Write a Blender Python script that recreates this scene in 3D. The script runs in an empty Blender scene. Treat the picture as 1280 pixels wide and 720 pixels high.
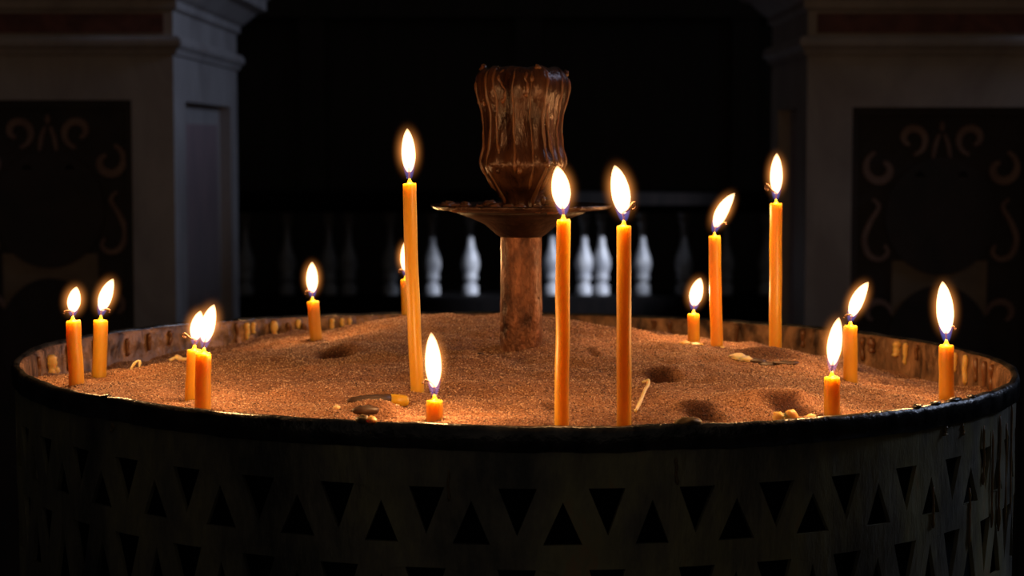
import bpy, math, random
import numpy as np
from mathutils import Vector, Matrix, noise

random.seed(7)
np.random.seed(7)
SC = bpy.context.scene
COL = SC.collection

# ------------------------------------------------------------------ camera
R = 0.28                     # radius of the sand drum
ZR = 0.95                    # height of its rim above the floor
CAM = Vector((0.0, -1.12, ZR + 0.1237))
FPX = 2430.0                 # focal length in pixels of the 1280x720 frame
PITCH = math.atan((360 - 175) / FPX)
cam_data = bpy.data.cameras.new('camera')
cam = bpy.data.objects.new('camera', cam_data)
COL.objects.link(cam)
cam.location = CAM
cam.rotation_euler = (math.pi / 2 - PITCH, 0, 0)
cam_data.sensor_width = 36.0
cam_data.lens = FPX * 36.0 / 1280.0
cam_data.clip_start = 0.02
cam_data.dof.use_dof = True
cam_data.dof.focus_distance = 0.96
cam_data.dof.aperture_fstop = 17.0
SC.camera = cam

# ------------------------------------------------------------------ world, daylight, exposure
world = bpy.data.worlds.new('world')
SC.world = world
world.use_nodes = True
bg = world.node_tree.nodes['Background']
bg.inputs[0].default_value = (1.0, 0.90, 0.80, 1)
bg.inputs[1].default_value = 0.029

SC.view_settings.view_transform = 'Standard'
SC.view_settings.look = 'None'
SC.view_settings.gamma = 1.0
SC.view_settings.use_curve_mapping = False
SC.view_settings.exposure = 0.0
SC.cycles.use_denoising = True

def look_at(o, target):
    d = Vector(target) - o.location
    o.rotation_euler = d.to_track_quat('-Z', 'Y').to_euler()

WIN = Vector((2.95, 1.30, 2.35))          # window high in the right-hand wall
ld = bpy.data.lights.new('window_daylight', 'AREA')
ld.shape = 'RECTANGLE'; ld.size = 0.8; ld.size_y = 1.2
ld.energy = 5.6
ld.spread = math.radians(72)
ld.color = (0.52, 0.66, 1.0)
lo = bpy.data.objects.new('window_daylight', ld); COL.objects.link(lo)
lo.location = WIN; look_at(lo, (0.0, 0.85, 1.05))
sd = bpy.data.lights.new('sunbeam', 'SPOT')   # the beam that the window throws on the altar rail
sd.energy = 1250; sd.color = (0.72, 0.80, 1.0); sd.spot_size = math.radians(6.8); sd.spot_blend = 0.6
sd.shadow_soft_size = 0.05
so = bpy.data.objects.new('sunbeam', sd); COL.objects.link(so)
so.location = WIN + Vector((-0.1, 0.1, 0.2)); look_at(so, (0.085, 3.86, 0.73))

FLAME_POWER = 0.135
FLAME_COLOR = (1.0, 0.53, 0.20)

# ------------------------------------------------------------------ helpers
def P(px, py, Y):
    """world point on the plane y = Y that is seen at pixel px, py"""
    d = Vector(((px - 640) / FPX, -(py - 360) / FPX, -1.0))
    d.rotate(cam.rotation_euler)
    t = (Y - CAM.y) / d.y
    return CAM + d * t
def PD(px, py, depth):
    return P(px, py, depth + CAM.y)

ORG = {}
def empty(name, loc):
    o = bpy.data.objects.new(name, None); COL.objects.link(o)
    o.location = loc; o.empty_display_size = 0.02
    ORG[o] = Vector(loc)
    return o
def tag(o, label=None, cat=None, group=None, kind=None):
    if label: o['label'] = label
    if cat: o['category'] = cat
    if group: o['group'] = group
    if kind: o['kind'] = kind
    return o
class MB:
    def __init__(s): s.v = []; s.f = []
    def add(s, verts, faces):
        k = len(s.v); s.v += [tuple(v) for v in verts]; s.f += [tuple(i + k for i in f) for f in faces]
        return s
    def box(s, x0, x1, y0, y1, z0, z1):
        return s.add([(x0,y0,z0),(x1,y0,z0),(x1,y1,z0),(x0,y1,z0),(x0,y0,z1),(x1,y0,z1),(x1,y1,z1),(x0,y1,z1)],
                     [(0,3,2,1),(4,5,6,7),(0,1,5,4),(1,2,6,5),(2,3,7,6),(3,0,4,7)])
    def tube(s, pts, rad, n=10, cap=True, flat=1.0):
        pts = [Vector(p) for p in pts]
        if not hasattr(rad, '__len__'): rad = [rad] * len(pts)
        rings = []; up = None
        for i, p in enumerate(pts):
            t = (pts[min(i + 1, len(pts) - 1)] - pts[max(i - 1, 0)]).normalized()
            if up is None:
                up = Vector((0, 1, 0)) if abs(t.y) < 0.9 else Vector((1, 0, 0))
            a = (up - t * up.dot(t)).normalized(); b = t.cross(a); up = a
            rings.append([p + (a * math.cos(2*math.pi*k/n) * flat + b * math.sin(2*math.pi*k/n)) * rad[i] for k in range(n)])
        vs = [v for r in rings for v in r]; fs = []
        for i in range(len(pts) - 1):
            for k in range(n):
                k2 = (k + 1) % n
                fs.append((i*n+k, i*n+k2, (i+1)*n+k2, (i+1)*n+k))
        if cap:
            fs.append(tuple(range(n - 1, -1, -1))); fs.append(tuple((len(pts)-1)*n + k for k in range(n)))
        return s.add(vs, fs)
    def lathe(s, prof, c, n=48, mod=None, close=False):
        """prof: list of (radius, z) ; c: centre (x, y)"""
        vs = []; fs = []
        for (r, z) in prof:
            for k in range(n):
                a = 2 * math.pi * k / n
                rr = r if mod is None else mod(r, z, a)
                vs.append((c[0] + rr * math.sin(a), c[1] - rr * math.cos(a), z))
        m = len(prof)
        for i in range(m if close else m - 1):
            j = (i + 1) % m
            for k in range(n):
                k2 = (k + 1) % n
                fs.append((i*n+k, i*n+k2, j*n+k2, j*n+k))
        return s.add(vs, fs)
    def blob(s, c, rx, ry, rz, seed=0, amp=0.25, nu=14, nv=9):
        vs = []; fs = []; c = Vector(c)
        for i in range(nv + 1):
            th = math.pi * i / nv
            for k in range(nu):
                ph = 2 * math.pi * k / nu
                d = Vector((math.sin(th)*math.cos(ph), math.sin(th)*math.sin(ph), math.cos(th)))
                q = 1 + amp * noise.noise(d * 1.7 + Vector((seed * 3.1, seed * 1.7, 0)))
                vs.append(c + Vector((d.x*rx, d.y*ry, d.z*rz)) * q)
        for i in range(nv):
            for k in range(nu):
                k2 = (k + 1) % nu
                fs.append((i*nu+k, (i+1)*nu+k, (i+1)*nu+k2, i*nu+k2))
        return s.add(vs, fs)
    def build(s, name, mat, parent=None, origin=None, smooth=False):
        o0 = ORG[parent] if parent else Vector(origin if origin is not None else (0, 0, 0))
        me = bpy.data.meshes.new(name)
        me.from_pydata([(v[0]-o0.x, v[1]-o0.y, v[2]-o0.z) for v in s.v], [], s.f)
        me.validate(); me.update()
        me.materials.append(mat)
        if smooth:
            me.polygons.foreach_set('use_smooth', [True] * len(me.polygons))
        o = bpy.data.objects.new(name, me); COL.objects.link(o)
        if parent: o.parent = parent
        else: o.location = o0
        ORG[o] = o0
        return o

def smoothcurve(pts, n=8):
    """Catmull-Rom through pts"""
    pts = [Vector(p) for p in pts]; out = []
    for i in range(len(pts) - 1):
        p0 = pts[max(i-1, 0)]; p1 = pts[i]; p2 = pts[i+1]; p3 = pts[min(i+2, len(pts)-1)]
        for k in range(n):
            t = k / n
            out.append(0.5 * ((2*p1) + (p2-p0)*t + (2*p0-5*p1+4*p2-p3)*t*t + (-p0+3*p1-3*p2+p3)*t**3))
    out.append(pts[-1])
    return out

# ------------------------------------------------------------------ materials
def mat_base(name):
    m = bpy.data.materials.new(name); m.use_nodes = True
    nt = m.node_tree; b = nt.nodes['Principled BSDF']
    return m, nt, b
def nd(nt, typ, **kw):
    n = nt.nodes.new(typ)
    for k, v in kw.items(): setattr(n, k, v)
    return n
def ramp(nt, fac, stops):
    r = nd(nt, 'ShaderNodeValToRGB')
    el = r.color_ramp.elements
    while len(el) < len(stops): el.new(0.5)
    for e, (p, c) in zip(el, stops):
        e.position = p; e.color = (*c, 1) if len(c) == 3 else c
    nt.links.new(fac, r.inputs['Fac'])
    return r.outputs['Color']
def noise_tex(nt, scale, detail=4, rough=0.55, vec=None, stretch=None, dist=0.0):
    t = nd(nt, 'ShaderNodeTexNoise'); t.inputs['Scale'].default_value = scale
    t.inputs['Detail'].default_value = detail; t.inputs['Roughness'].default_value = rough
    t.inputs['Distortion'].default_value = dist
    g = nd(nt, 'ShaderNodeNewGeometry')
    src = g.outputs['Position']
    if stretch:
        mp = nd(nt, 'ShaderNodeMapping'); mp.inputs['Scale'].default_value = stretch
        nt.links.new(src, mp.inputs['Vector']); src = mp.outputs['Vector']
    nt.links.new(src, t.inputs['Vector'])
    return t.outputs['Fac']
def bump(nt, b, height, strength, dist):
    bp = nd(nt, 'ShaderNodeBump'); bp.inputs['Strength'].default_value = strength; bp.inputs['Distance'].default_value = dist
    nt.links.new(height, bp.inputs['Height']); nt.links.new(bp.outputs['Normal'], b.inputs['Normal'])
def simple(name, c1, c2, scale, rough=0.6, metal=0.0, bs=0.3, bd=0.001, stretch=None, lo_=0.35, hi=0.65, detail=5, bscale=None, dist=0.0):
    m, nt, b = mat_base(name)
    f = noise_tex(nt, scale, detail, 0.6, stretch=stretch, dist=dist)
    nt.links.new(ramp(nt, f, [(lo_, c1), (hi, c2)]), b.inputs['Base Color'])
    b.inputs['Roughness'].default_value = rough; b.inputs['Metallic'].default_value = metal
    bump(nt, b, noise_tex(nt, bscale or scale * 2, 4, 0.6, stretch=stretch), bs, bd)
    return m

M = {}
# sand
m, nt, b = mat_base('sand')
f1 = noise_tex(nt, 1000, 2, 0.65)
f2 = noise_tex(nt, 18, 3, 0.5)
c1 = ramp(nt, f1, [(0.34, (0.13, 0.052, 0.026)), (0.46, (0.38, 0.175, 0.092)), (0.60, (0.53, 0.275, 0.15)), (0.72, (0.70, 0.43, 0.26))])
c2 = ramp(nt, f2, [(0.35, (0.74, 0.70, 0.68)), (0.65, (1, 1, 1))])
mx = nd(nt, 'ShaderNodeMix', data_type='RGBA', blend_type='MULTIPLY'); mx.inputs['Factor'].default_value = 1.0
nt.links.new(c1, mx.inputs[6]); nt.links.new(c2, mx.inputs[7])
at = nd(nt, 'ShaderNodeAttribute', attribute_name='soot')
mx2 = nd(nt, 'ShaderNodeMix', data_type='RGBA', blend_type='MULTIPLY')
nt.links.new(at.outputs['Fac'], mx2.inputs['Factor'])
nt.links.new(mx.outputs[2], mx2.inputs[6]); mx2.inputs[7].default_value = (0.13, 0.075, 0.06, 1)  # shade and stain of the dents, multiplied into the sand colour
nt.links.new(mx2.outputs[2], b.inputs['Base Color'])
b.inputs['Roughness'].default_value = 0.85
b.inputs['Specular IOR Level'].default_value = 0.25
bump(nt, b, noise_tex(nt, 620, 3, 0.7), 0.9, 0.0018)
M['sand'] = m
m, nt, b = mat_base('sand_grain')
gg = nd(nt, 'ShaderNodeNewGeometry')
gc = ramp(nt, gg.outputs['Random Per Island'], [(0.0, (0.055, 0.022, 0.012)), (0.30, (0.28, 0.13, 0.068)), (0.72, (0.56, 0.305, 0.165)), (1.0, (0.82, 0.56, 0.36))])
at = nd(nt, 'ShaderNodeAttribute', attribute_name='soot')
mx2 = nd(nt, 'ShaderNodeMix', data_type='RGBA', blend_type='MULTIPLY')
nt.links.new(at.outputs['Fac'], mx2.inputs['Factor'])
nt.links.new(gc, mx2.inputs[6]); mx2.inputs[7].default_value = (0.13, 0.075, 0.06, 1)  # grains in the dents get the same painted shade and stain
nt.links.new(mx2.outputs[2], b.inputs['Base Color']); b.inputs['Roughness'].default_value = 0.55
M['grain'] = m
# candle wax (beeswax)
def wax(name, col, sub, rough=0.38):
    m, nt, b = mat_base(name)
    f = noise_tex(nt, 90, 3, 0.5, stretch=(1, 1, 0.25))
    nt.links.new(ramp(nt, f, [(0.3, tuple(c * 0.93 for c in col)), (0.7, col)]), b.inputs['Base Color'])
    b.inputs['Subsurface Weight'].default_value = 1.0
    b.inputs['Subsurface Radius'].default_value = (1.0, 0.68, 0.20)
    b.inputs['Subsurface Scale'].default_value = sub
    b.inputs['Roughness'].default_value = rough
    bump(nt, b, noise_tex(nt, 260, 3, 0.6, stretch=(1, 1, 0.3)), 0.25, 0.0006)
    return m
M['wax'] = wax('beeswax', (0.62, 0.305, 0.024), 0.020)
M['old_wax'] = wax('spilled_wax', (0.85, 0.52, 0.16), 0.003, 0.45)
M['pale_wax'] = wax('pale_wax', (0.85, 0.62, 0.34), 0.003, 0.5)
M['grimy_wax'] = wax('grimy_wax', (0.20, 0.13, 0.055), 0.002, 0.45)
M['soot_wax'] = wax('soot_wax', (0.065, 0.030, 0.018), 0.002, 0.45)
M['amber_wax'] = wax('amber_wax', (0.20, 0.085, 0.036), 0.0015, 0.32)
M['wick'] = simple('charred_wick', (0.05, 0.02, 0.012), (0.22, 0.10, 0.05), 900, 0.9, bs=0.6, bd=0.0005)
def vol(name, col, strength):
    m = bpy.data.materials.new(name); m.use_nodes = True; nt = m.node_tree
    nt.nodes.clear()
    out = nd(nt, 'ShaderNodeOutputMaterial'); e = nd(nt, 'ShaderNodeEmission')
    e.inputs[0].default_value = (*col, 1); e.inputs[1].default_value = strength
    nt.links.new(e.outputs[0], out.inputs['Volume'])
    return m
M['flame'] = vol('flame_glow', (1.0, 0.52, 0.23), 1500)
M['blue'] = vol('flame_blue_zone', (0.10, 0.16, 0.75), 95)
M['mantle'] = vol('flame_mantle', (1.0, 0.33, 0.07), 1.0)  # added glow volume that imitates lens bloom around a flame
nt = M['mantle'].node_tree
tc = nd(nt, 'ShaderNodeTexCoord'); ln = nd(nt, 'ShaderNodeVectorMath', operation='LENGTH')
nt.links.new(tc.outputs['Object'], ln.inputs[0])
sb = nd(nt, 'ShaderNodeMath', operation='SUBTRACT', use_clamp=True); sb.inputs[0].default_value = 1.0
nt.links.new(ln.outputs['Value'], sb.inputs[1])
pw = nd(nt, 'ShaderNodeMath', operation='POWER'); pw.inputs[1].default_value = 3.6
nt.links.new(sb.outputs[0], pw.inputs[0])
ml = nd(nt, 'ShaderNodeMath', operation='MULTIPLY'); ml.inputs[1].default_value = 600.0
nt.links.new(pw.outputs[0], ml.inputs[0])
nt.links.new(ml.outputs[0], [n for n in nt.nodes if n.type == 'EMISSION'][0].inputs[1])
# metals
m, nt, b = mat_base('tarnished_bronze')
f = noise_tex(nt, 17, 8, 0.7, stretch=(1, 1, 0.4))
nt.links.new(ramp(nt, f, [(0.34, (0.07, 0.065, 0.055)), (0.48, (0.22, 0.19, 0.13)), (0.60, (0.36, 0.31, 0.16)), (0.70, (0.48, 0.24, 0.11))]), b.inputs['Base Color'])
b.inputs['Metallic'].default_value = 0.2
f3 = noise_tex(nt, 60, 4, 0.6)
nt.links.new(ramp(nt, f3, [(0.3, (0.28,)*3), (0.7, (0.6,)*3)]), b.inputs['Roughness'])
bump(nt, b, noise_tex(nt, 55, 6, 0.65, stretch=(1, 1, 0.3)), 0.55, 0.003)
M['bronze'] = m
M['rim'] = simple('blackened_rim', (0.03, 0.03, 0.03), (0.17, 0.15, 0.13), 70, 0.27, 0.8, 0.6, 0.002)
M['inner'] = simple('copper_lining', (0.05, 0.022, 0.012), (0.46, 0.24, 0.12), 62, 0.5, 0.2, 0.9, 0.004, stretch=(1, 1, 0.6), lo_=0.36, hi=0.70, detail=7, dist=0.8)
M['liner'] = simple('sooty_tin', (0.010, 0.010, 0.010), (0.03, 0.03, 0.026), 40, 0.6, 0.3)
M['copper'] = simple('scuffed_copper', (0.045, 0.014, 0.008), (0.30, 0.12, 0.06), 120, 0.36, 0.55, 0.7, 0.0025, stretch=(1, 1, 0.55), lo_=0.36, hi=0.72, detail=6)
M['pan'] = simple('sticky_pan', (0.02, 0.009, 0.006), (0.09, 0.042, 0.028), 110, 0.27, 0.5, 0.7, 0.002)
M['pan_dark'] = simple('sooty_underside', (0.008, 0.004, 0.003), (0.035, 0.016, 0.010), 90, 0.4, 0.3, 0.6, 0.002)  # darker pan copy, the shadow below the pan painted into its colour
M['cup'] = simple('wax_coated_cup', (0.025, 0.009, 0.005), (0.115, 0.045, 0.022), 90, 0.25, 0.25, 0.6, 0.003, stretch=(1, 1, 0.3), detail=6)
# stone and the rest of the place
M['marble'] = simple('veined_marble', (0.33, 0.285, 0.265), (0.47, 0.42, 0.39), 9, 0.5, 0, 0.15, 0.001, stretch=(1, 1, 0.4), dist=1.2)
M['red_marble'] = simple('red_marble', (0.10, 0.03, 0.025), (0.20, 0.07, 0.055), 22, 0.4, 0, 0.1, 0.001, dist=1.5)
M['pink_marble'] = simple('pink_marble', (0.30, 0.22, 0.225), (0.40, 0.27, 0.27), 14, 0.45, 0, 0.1, 0.001, stretch=(1, 1, 0.3), dist=1.5)
M['black_marble'] = simple('black_marble', (0.014, 0.011, 0.011), (0.035, 0.022, 0.02), 12, 0.5, 0, 0.1, 0.001, dist=1.0)
M['scroll'] = simple('rose_inlay', (0.20, 0.12, 0.10), (0.30, 0.19, 0.15), 30, 0.5, 0, 0.1, 0.001)
M['buff'] = simple('buff_inlay', (0.18, 0.13, 0.09), (0.26, 0.19, 0.13), 20, 0.5, 0, 0.1, 0.001)
M['white_marble'] = simple('white_marble', (0.26, 0.26, 0.27), (0.46, 0.45, 0.44), 14, 0.4, 0, 0.1, 0.001, dist=1.2)
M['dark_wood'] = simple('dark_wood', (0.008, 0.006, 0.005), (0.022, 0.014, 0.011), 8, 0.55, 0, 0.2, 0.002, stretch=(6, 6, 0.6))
M['black_wood'] = simple('black_wood', (0.002, 0.0017, 0.0016), (0.006, 0.004, 0.0035), 8, 0.8, 0, 0.2, 0.002, stretch=(6, 6, 0.6))
M['black_wood'].node_tree.nodes['Principled BSDF'].inputs['Specular IOR Level'].default_value = 0.08
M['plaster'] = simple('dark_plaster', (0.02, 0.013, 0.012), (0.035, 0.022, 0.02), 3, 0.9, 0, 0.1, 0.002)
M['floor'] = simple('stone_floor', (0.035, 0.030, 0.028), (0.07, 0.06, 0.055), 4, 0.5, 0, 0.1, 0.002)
m = bpy.data.materials.new('window_glass'); m.use_nodes = True
b = m.node_tree.nodes['Principled BSDF']; b.inputs['Base Color'].default_value = (0.7, 0.8, 0.9, 1)
b.inputs['Emission Color'].default_value = (0.62, 0.76, 1, 1); b.inputs['Emission Strength'].default_value = 0.6
M['glass'] = m

# ------------------------------------------------------------------ the church: floor, walls, window
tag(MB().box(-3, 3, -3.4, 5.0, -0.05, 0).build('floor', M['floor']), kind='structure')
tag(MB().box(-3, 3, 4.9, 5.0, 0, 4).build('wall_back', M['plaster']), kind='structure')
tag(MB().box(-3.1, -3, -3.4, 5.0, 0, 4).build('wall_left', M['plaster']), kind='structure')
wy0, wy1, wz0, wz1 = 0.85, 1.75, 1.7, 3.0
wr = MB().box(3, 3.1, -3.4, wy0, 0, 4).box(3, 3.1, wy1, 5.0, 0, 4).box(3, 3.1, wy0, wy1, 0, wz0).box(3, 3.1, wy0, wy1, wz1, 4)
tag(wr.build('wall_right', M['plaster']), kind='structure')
wf = MB()
wf.box(3.0, 3.06, wy0, wy0+.05, wz0, wz1).box(3.0, 3.06, wy1-.05, wy1, wz0, wz1).box(3.0, 3.06, wy0, wy1, wz0, wz0+.05).box(3.0, 3.06, wy0, wy1, wz1-.05, wz1)
w1 = tag(wf.build('window_1', M['dark_wood']), kind='structure')
MB().box(3.07, 3.075, wy0, wy1, wz0, wz1).build('pane', M['glass'], w1)

# ------------------------------------------------------------------ marble pedestals
def sweep_rect(mb, x0, x1, y0, y1, prof):
    """profile (offset, z) carried round a rectangle, closed above and below"""
    vs = []; fs = []
    for (p, z) in prof:
        vs += [(x0-p, y0-p, z), (x1+p, y0-p, z), (x1+p, y1+p, z), (x0-p, y1+p, z)]
    n = len(prof)
    for i in range(n - 1):
        for k in range(4):
            k2 = (k + 1) % 4
            fs.append((i*4+k, i*4+k2, (i+1)*4+k2, (i+1)*4+k))
    fs.append((3, 2, 1, 0)); fs.append(((n-1)*4, (n-1)*4+1, (n-1)*4+2, (n-1)*4+3))
    return mb.add(vs, fs)

def pedestal(x0, x1, yf, yb, panel_cx, panel_hw, dy, inner_side, label, zshift):
    """inner_side: +1 when the side that faces the gap is at x1"""
    root = empty('marble_pedestal', ((x0+x1)/2, (yf+yb)/2, 0))
    tag(root, label, 'pedestal')
    Z = lambda py: P(640, py, yf).z
    zt = Z(68) ; fr = 0.022
    ztop_panel = Z(125 + dy)
    # core
    MB().box(x0+fr, x1-fr, yf+fr, yb-fr, 0.12, zt).build('core', M['marble'], root)
    # front frame
    pl, pr = P(panel_cx - panel_hw, 200, yf).x, P(panel_cx + panel_hw, 200, yf).x
    zb = 0.32
    MB().box(x0, pl, yf, yf+fr, 0.12, zt).build('stile', M['marble'], root)
    MB().box(pr, x1, yf, yf+fr, 0.12, zt).build('stile', M['marble'], root)
    MB().box(pl, pr, yf, yf+fr, ztop_panel, zt).build('rail', M['marble'], root)
    MB().box(pl, pr, yf, yf+fr, 0.12, zb).build('rail', M['marble'], root)
    # inner beading of the front frame
    bd = MB(); q = 0.010
    bd.box(pl, pl+q, yf+.008, yf+fr, zb, ztop_panel).box(pr-q, pr, yf+.008, yf+fr, zb, ztop_panel)
    bd.box(pl+q, pr-q, yf+.008, yf+fr, ztop_panel-q, ztop_panel).box(pl+q, pr-q, yf+.008, yf+fr, zb, zb+q)
    bd.build('beading', M['black_marble'], root)
    yp = yf + fr - 0.004
    panel = MB().box(pl+q, pr-q, yp, yf+fr+.001, zb+q, ztop_panel-q).build('front_panel', M['black_marble'], root)
    # inlay work, drawn about the panel's own axis
    X = lambda u: P(panel_cx + u, 200, yf).x
    def ell(cu, cy, ru, ry, y0, y1, name, mat):
        n = 40; vs = []; mb = MB()
        cx = X(cu); cz = Z(cy + dy); rx = X(cu + ru) - cx; rz = Z(cy + dy) - Z(cy + dy + ry)
        for yy in (y0, y1):
            vs += [(cx + rx*math.cos(2*math.pi*k/n), yy, cz + rz*math.sin(2*math.pi*k/n)) for k in range(n)]
        fs = [tuple(range(n)), tuple(range(2*n-1, n-1, -1))] + [(k, k+n, (k+1) % n + n, (k+1) % n) for k in range(n)]
        mb.add(vs, fs).build(name, mat, panel)
    MB().box(X(-60), X(60), yp-.002, yp+.001, Z(388+dy), Z(318+dy)).build('buff_field', M['buff'], panel)
    ell(0, 262, 70, 74, yp-.005, yp-.001, 'roundel', M['black_marble'])
    ell(0, 425, 66, 76, yp-.005, yp-.001, 'roundel', M['black_marble'])
    def ribbon(pts, w, name='scroll'):
        pts = smoothcurve([Vector((u, v, 0)) for u, v in pts], 5)
        mb = MB(); vs = []; fs = []; n = len(pts)
        for i, p in enumerate(pts):
            t = (pts[min(i+1, n-1)] - pts[max(i-1, 0)]).normalized(); nn = Vector((-t.y, t.x, 0))
            ww = w * (0.45 + 0.55 * math.sin(math.pi * min(1, max(0, (i + 0.5) / n))) )
            for sgn in (-1, 1):
                c = p + nn * ww * 0.5 * sgn
                vs.append((X(c.x), yp-.005, Z(c.y + dy))); vs.append((X(c.x), yp, Z(c.y + dy)))
        for i in range(n - 1):
            a = i*4; bb = a + 4
            fs += [(a, a+2, bb+2, bb), (a+1, bb+1, bb+3, a+3), (a, bb, bb+1, a+1), (a+2, a+3, bb+3, bb+2)]
        fs += [(0, 1, 3, 2), (n*4-4, n*4-2, n*4-1, n*4-3)]
        mb.add(vs, fs).build(name, M['scroll'], panel)
    def spiral(cu, cv, r, a0, a1, rend, steps=16):
        return [(cu + (r + (rend-r)*k/steps) * math.cos(math.radians(a0 + (a1-a0)*k/steps)),
                 cv + (r + (rend-r)*k/steps) * math.sin(math.radians(a0 + (a1-a0)*k/steps))) for k in range(steps+1)]
    for s in (-1, 1):
        fl = lambda pts: [(s*u, v) for u, v in pts]
        ribbon(fl(spiral(38, 165, 20, 100, 430, 7)), 9)
        ribbon(fl(spiral(76, 202, 22, -70, 250, 8)), 10)
        ribbon(fl([(86, 240), (78, 250), (88, 268), (96, 290), (90, 310), (76, 316), (66, 308), (70, 298)]), 7)
        ribbon(fl([(3, 158), (8, 172), (11, 190)]), 5)
        ribbon(fl([(22, 212), (27, 208), (32, 212)]), 4, 'leaf')
        ribbon(fl(spiral(80, 385, 20, 180, 420, 8)), 8)
    ell(0, 149, 3, 6, yp-.005, yp, 'bud', M['scroll'])
    # sides
    for sx, xs in ((-1, x0), (1, x1)):
        xi = xs - sx*fr; lo_, hi = min(xs, xi), max(xs, xi)
        e = 0.075; ya, yc = yf + fr + 0.02, yb
        MB().box(lo_, hi, yf+fr, yf+e+.02, 0.12, zt).build('stile', M['marble'], root)
        MB().box(lo_, hi, yb-e, yb, 0.12, zt).build('stile', M['marble'], root)
        MB().box(lo_, hi, yf+e+.02, yb-e, ztop_panel, zt).build('rail', M['marble'], root)
        MB().box(lo_, hi, yf+e+.02, yb-e, 0.12, zb).build('rail', M['marble'], root)
        xp = xi + sx*0.004
        pn = MB().box(min(xi-sx*.001, xp), max(xi-sx*.001, xp), yf+e+.02, yb-e, zb, ztop_panel).build('side_panel', M['marble'], root)
        g = 0.05
        MB().box(min(xp-sx*.001, xp+sx*.004), max(xp-sx*.001, xp+sx*.004), yf+e+.02+g, yb-e-g, zb+g, ztop_panel-0.03).build('inlay_slab', M['pink_marble'], pn)
    # mouldings
    z45, z42, z14 = Z(45), Z(42), Z(14)
    sweep_rect(MB(), x0, x1, yf, yb, [(0, zt-.001), (.004, zt), (.006, zt+.006), (.012, zt+.012), (.012, z45-.006), (.008, z45)]).build('necking', M['marble'], root)
    sweep_rect(MB(), x0, x1, yf, yb, [(-.002, z45-.002), (0, z45), (0, z14), (-.002, z14+.002)]).build('frieze', M['marble'], root)
    MB().box(x0+.012, x1-.012, yf-.003, yf+.002, z45+.004, z14-.003).build('frieze_inlay', M['red_marble'], root)
    sweep_rect(MB(), x0, x1, yf, yb, [(0, z14), (.006, z14+.004), (.006, z14+.014), (.012, z14+.018), (.030, z14+.036), (.044, z14+.042), (.044, z14+.058), (.052, z14+.064), (.052, z14+.078), (.02, z14+.085)]).build('cornice', M['marble'], root)
    sweep_rect(MB(), x0, x1, yf, yb, [(.05, 0), (.05, .07), (.03, .085), (.02, .11), (.005, .121)]).build('plinth', M['marble'], root)
    return root

YF = 2.6 + CAM.y
xl1 = P(218, 200, YF).x; xl0 = P(-104, 200, YF).x
pedestal(xl0, xl1, YF, YF + 0.60, 57, 108, 0, 1, 'grey marble pedestal with its inner side catching cool daylight, dark scroll-inlaid front panel', 0)
xr0 = P(1008, 200, YF).x; xr1 = P(1353, 200, YF).x
pedestal(xr0, xr1, YF, YF + 0.36, 1180, 115, 9, -1, 'marble pedestal in shade across from the daylit one, with a similar dark scroll-inlaid panel', 0)

# ------------------------------------------------------------------ altar rail with white balusters
YB = 3.88
zc = lambda py: P(640, py, YB).z
rail = empty('altar_rail', (0, YB, 0)); tag(rail, 'low altar rail of pale balusters in the gloom behind the pedestals', 'balustrade')
zr0, zr1 = zc(368), zc(264)
MB().box(-1.3, 1.3, YB-.10, YB+.10, zr1, zr1+.02).box(-1.3, 1.3, YB-.13, YB+.12, zr1+.02, zr1+.05).build('top_rail', M['black_wood'], rail)
MB().box(-1.3, 1.3, YB-.12, YB+.12, zr0-.05, zr0-.006).box(-1.3, 1.3, YB-.10, YB+.10, zr0-.006, zr0).build('bottom_rail', M['black_wood'], rail)
MB().box(-1.3, 1.3, YB-.09, YB+.09, 0, zr0-.05).build('base_wall', M['black_wood'], rail)
u = 5.0 / FPX
bal_prof = [(10, 368), (10, 357), (7, 355), (6.5, 352), (9.5, 349), (9.5, 345), (8, 343), (11, 335), (11.5, 329), (10.5, 322), (7.5, 314), (5, 306), (4, 295), (4, 284), (5, 280), (7, 277), (7, 274), (5, 272), (8, 270), (8, 264)]
bal = None
for px in (256, 307, 359, 411, 436, 488, 540, 588, 640, 690, 730, 752, 803, 855, 907, 958, 1010):
    x = P(px, 320, YB).x
    if bal is None:
        mb = MB().lathe([(r*u, zc(y)) for r, y in bal_prof], (0, YB), 20)
        bal = mb.build('baluster', M['white_marble'], rail, smooth=True); o = bal
    else:
        o = bal.copy(); COL.objects.link(o); o.parent = rail
    o.location = (x, 0, 0)
# dark hanging wall screen above the rail
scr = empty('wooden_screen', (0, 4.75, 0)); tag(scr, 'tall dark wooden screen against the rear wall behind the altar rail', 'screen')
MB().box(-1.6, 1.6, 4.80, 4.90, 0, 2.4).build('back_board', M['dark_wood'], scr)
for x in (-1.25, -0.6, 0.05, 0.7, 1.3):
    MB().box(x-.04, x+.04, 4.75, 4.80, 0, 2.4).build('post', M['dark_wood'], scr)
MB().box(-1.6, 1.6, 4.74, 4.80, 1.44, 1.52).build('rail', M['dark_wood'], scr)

# ------------------------------------------------------------------ sand drum
TILT = math.tan(math.radians(0.62))
CX = 0.0022
def rimz(x): return ZR - (x - CX) * TILT
stand = empty('candle_sand_stand', (CX, 0, 0))
tag(stand, 'round dark pierced-metal sand stand holding the burning candles', 'candle stand')
def tiltv(mb):
    mb.v = [(x, y, z - (x - CX) * TILT) for x, y, z in mb.v]; return mb
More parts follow.
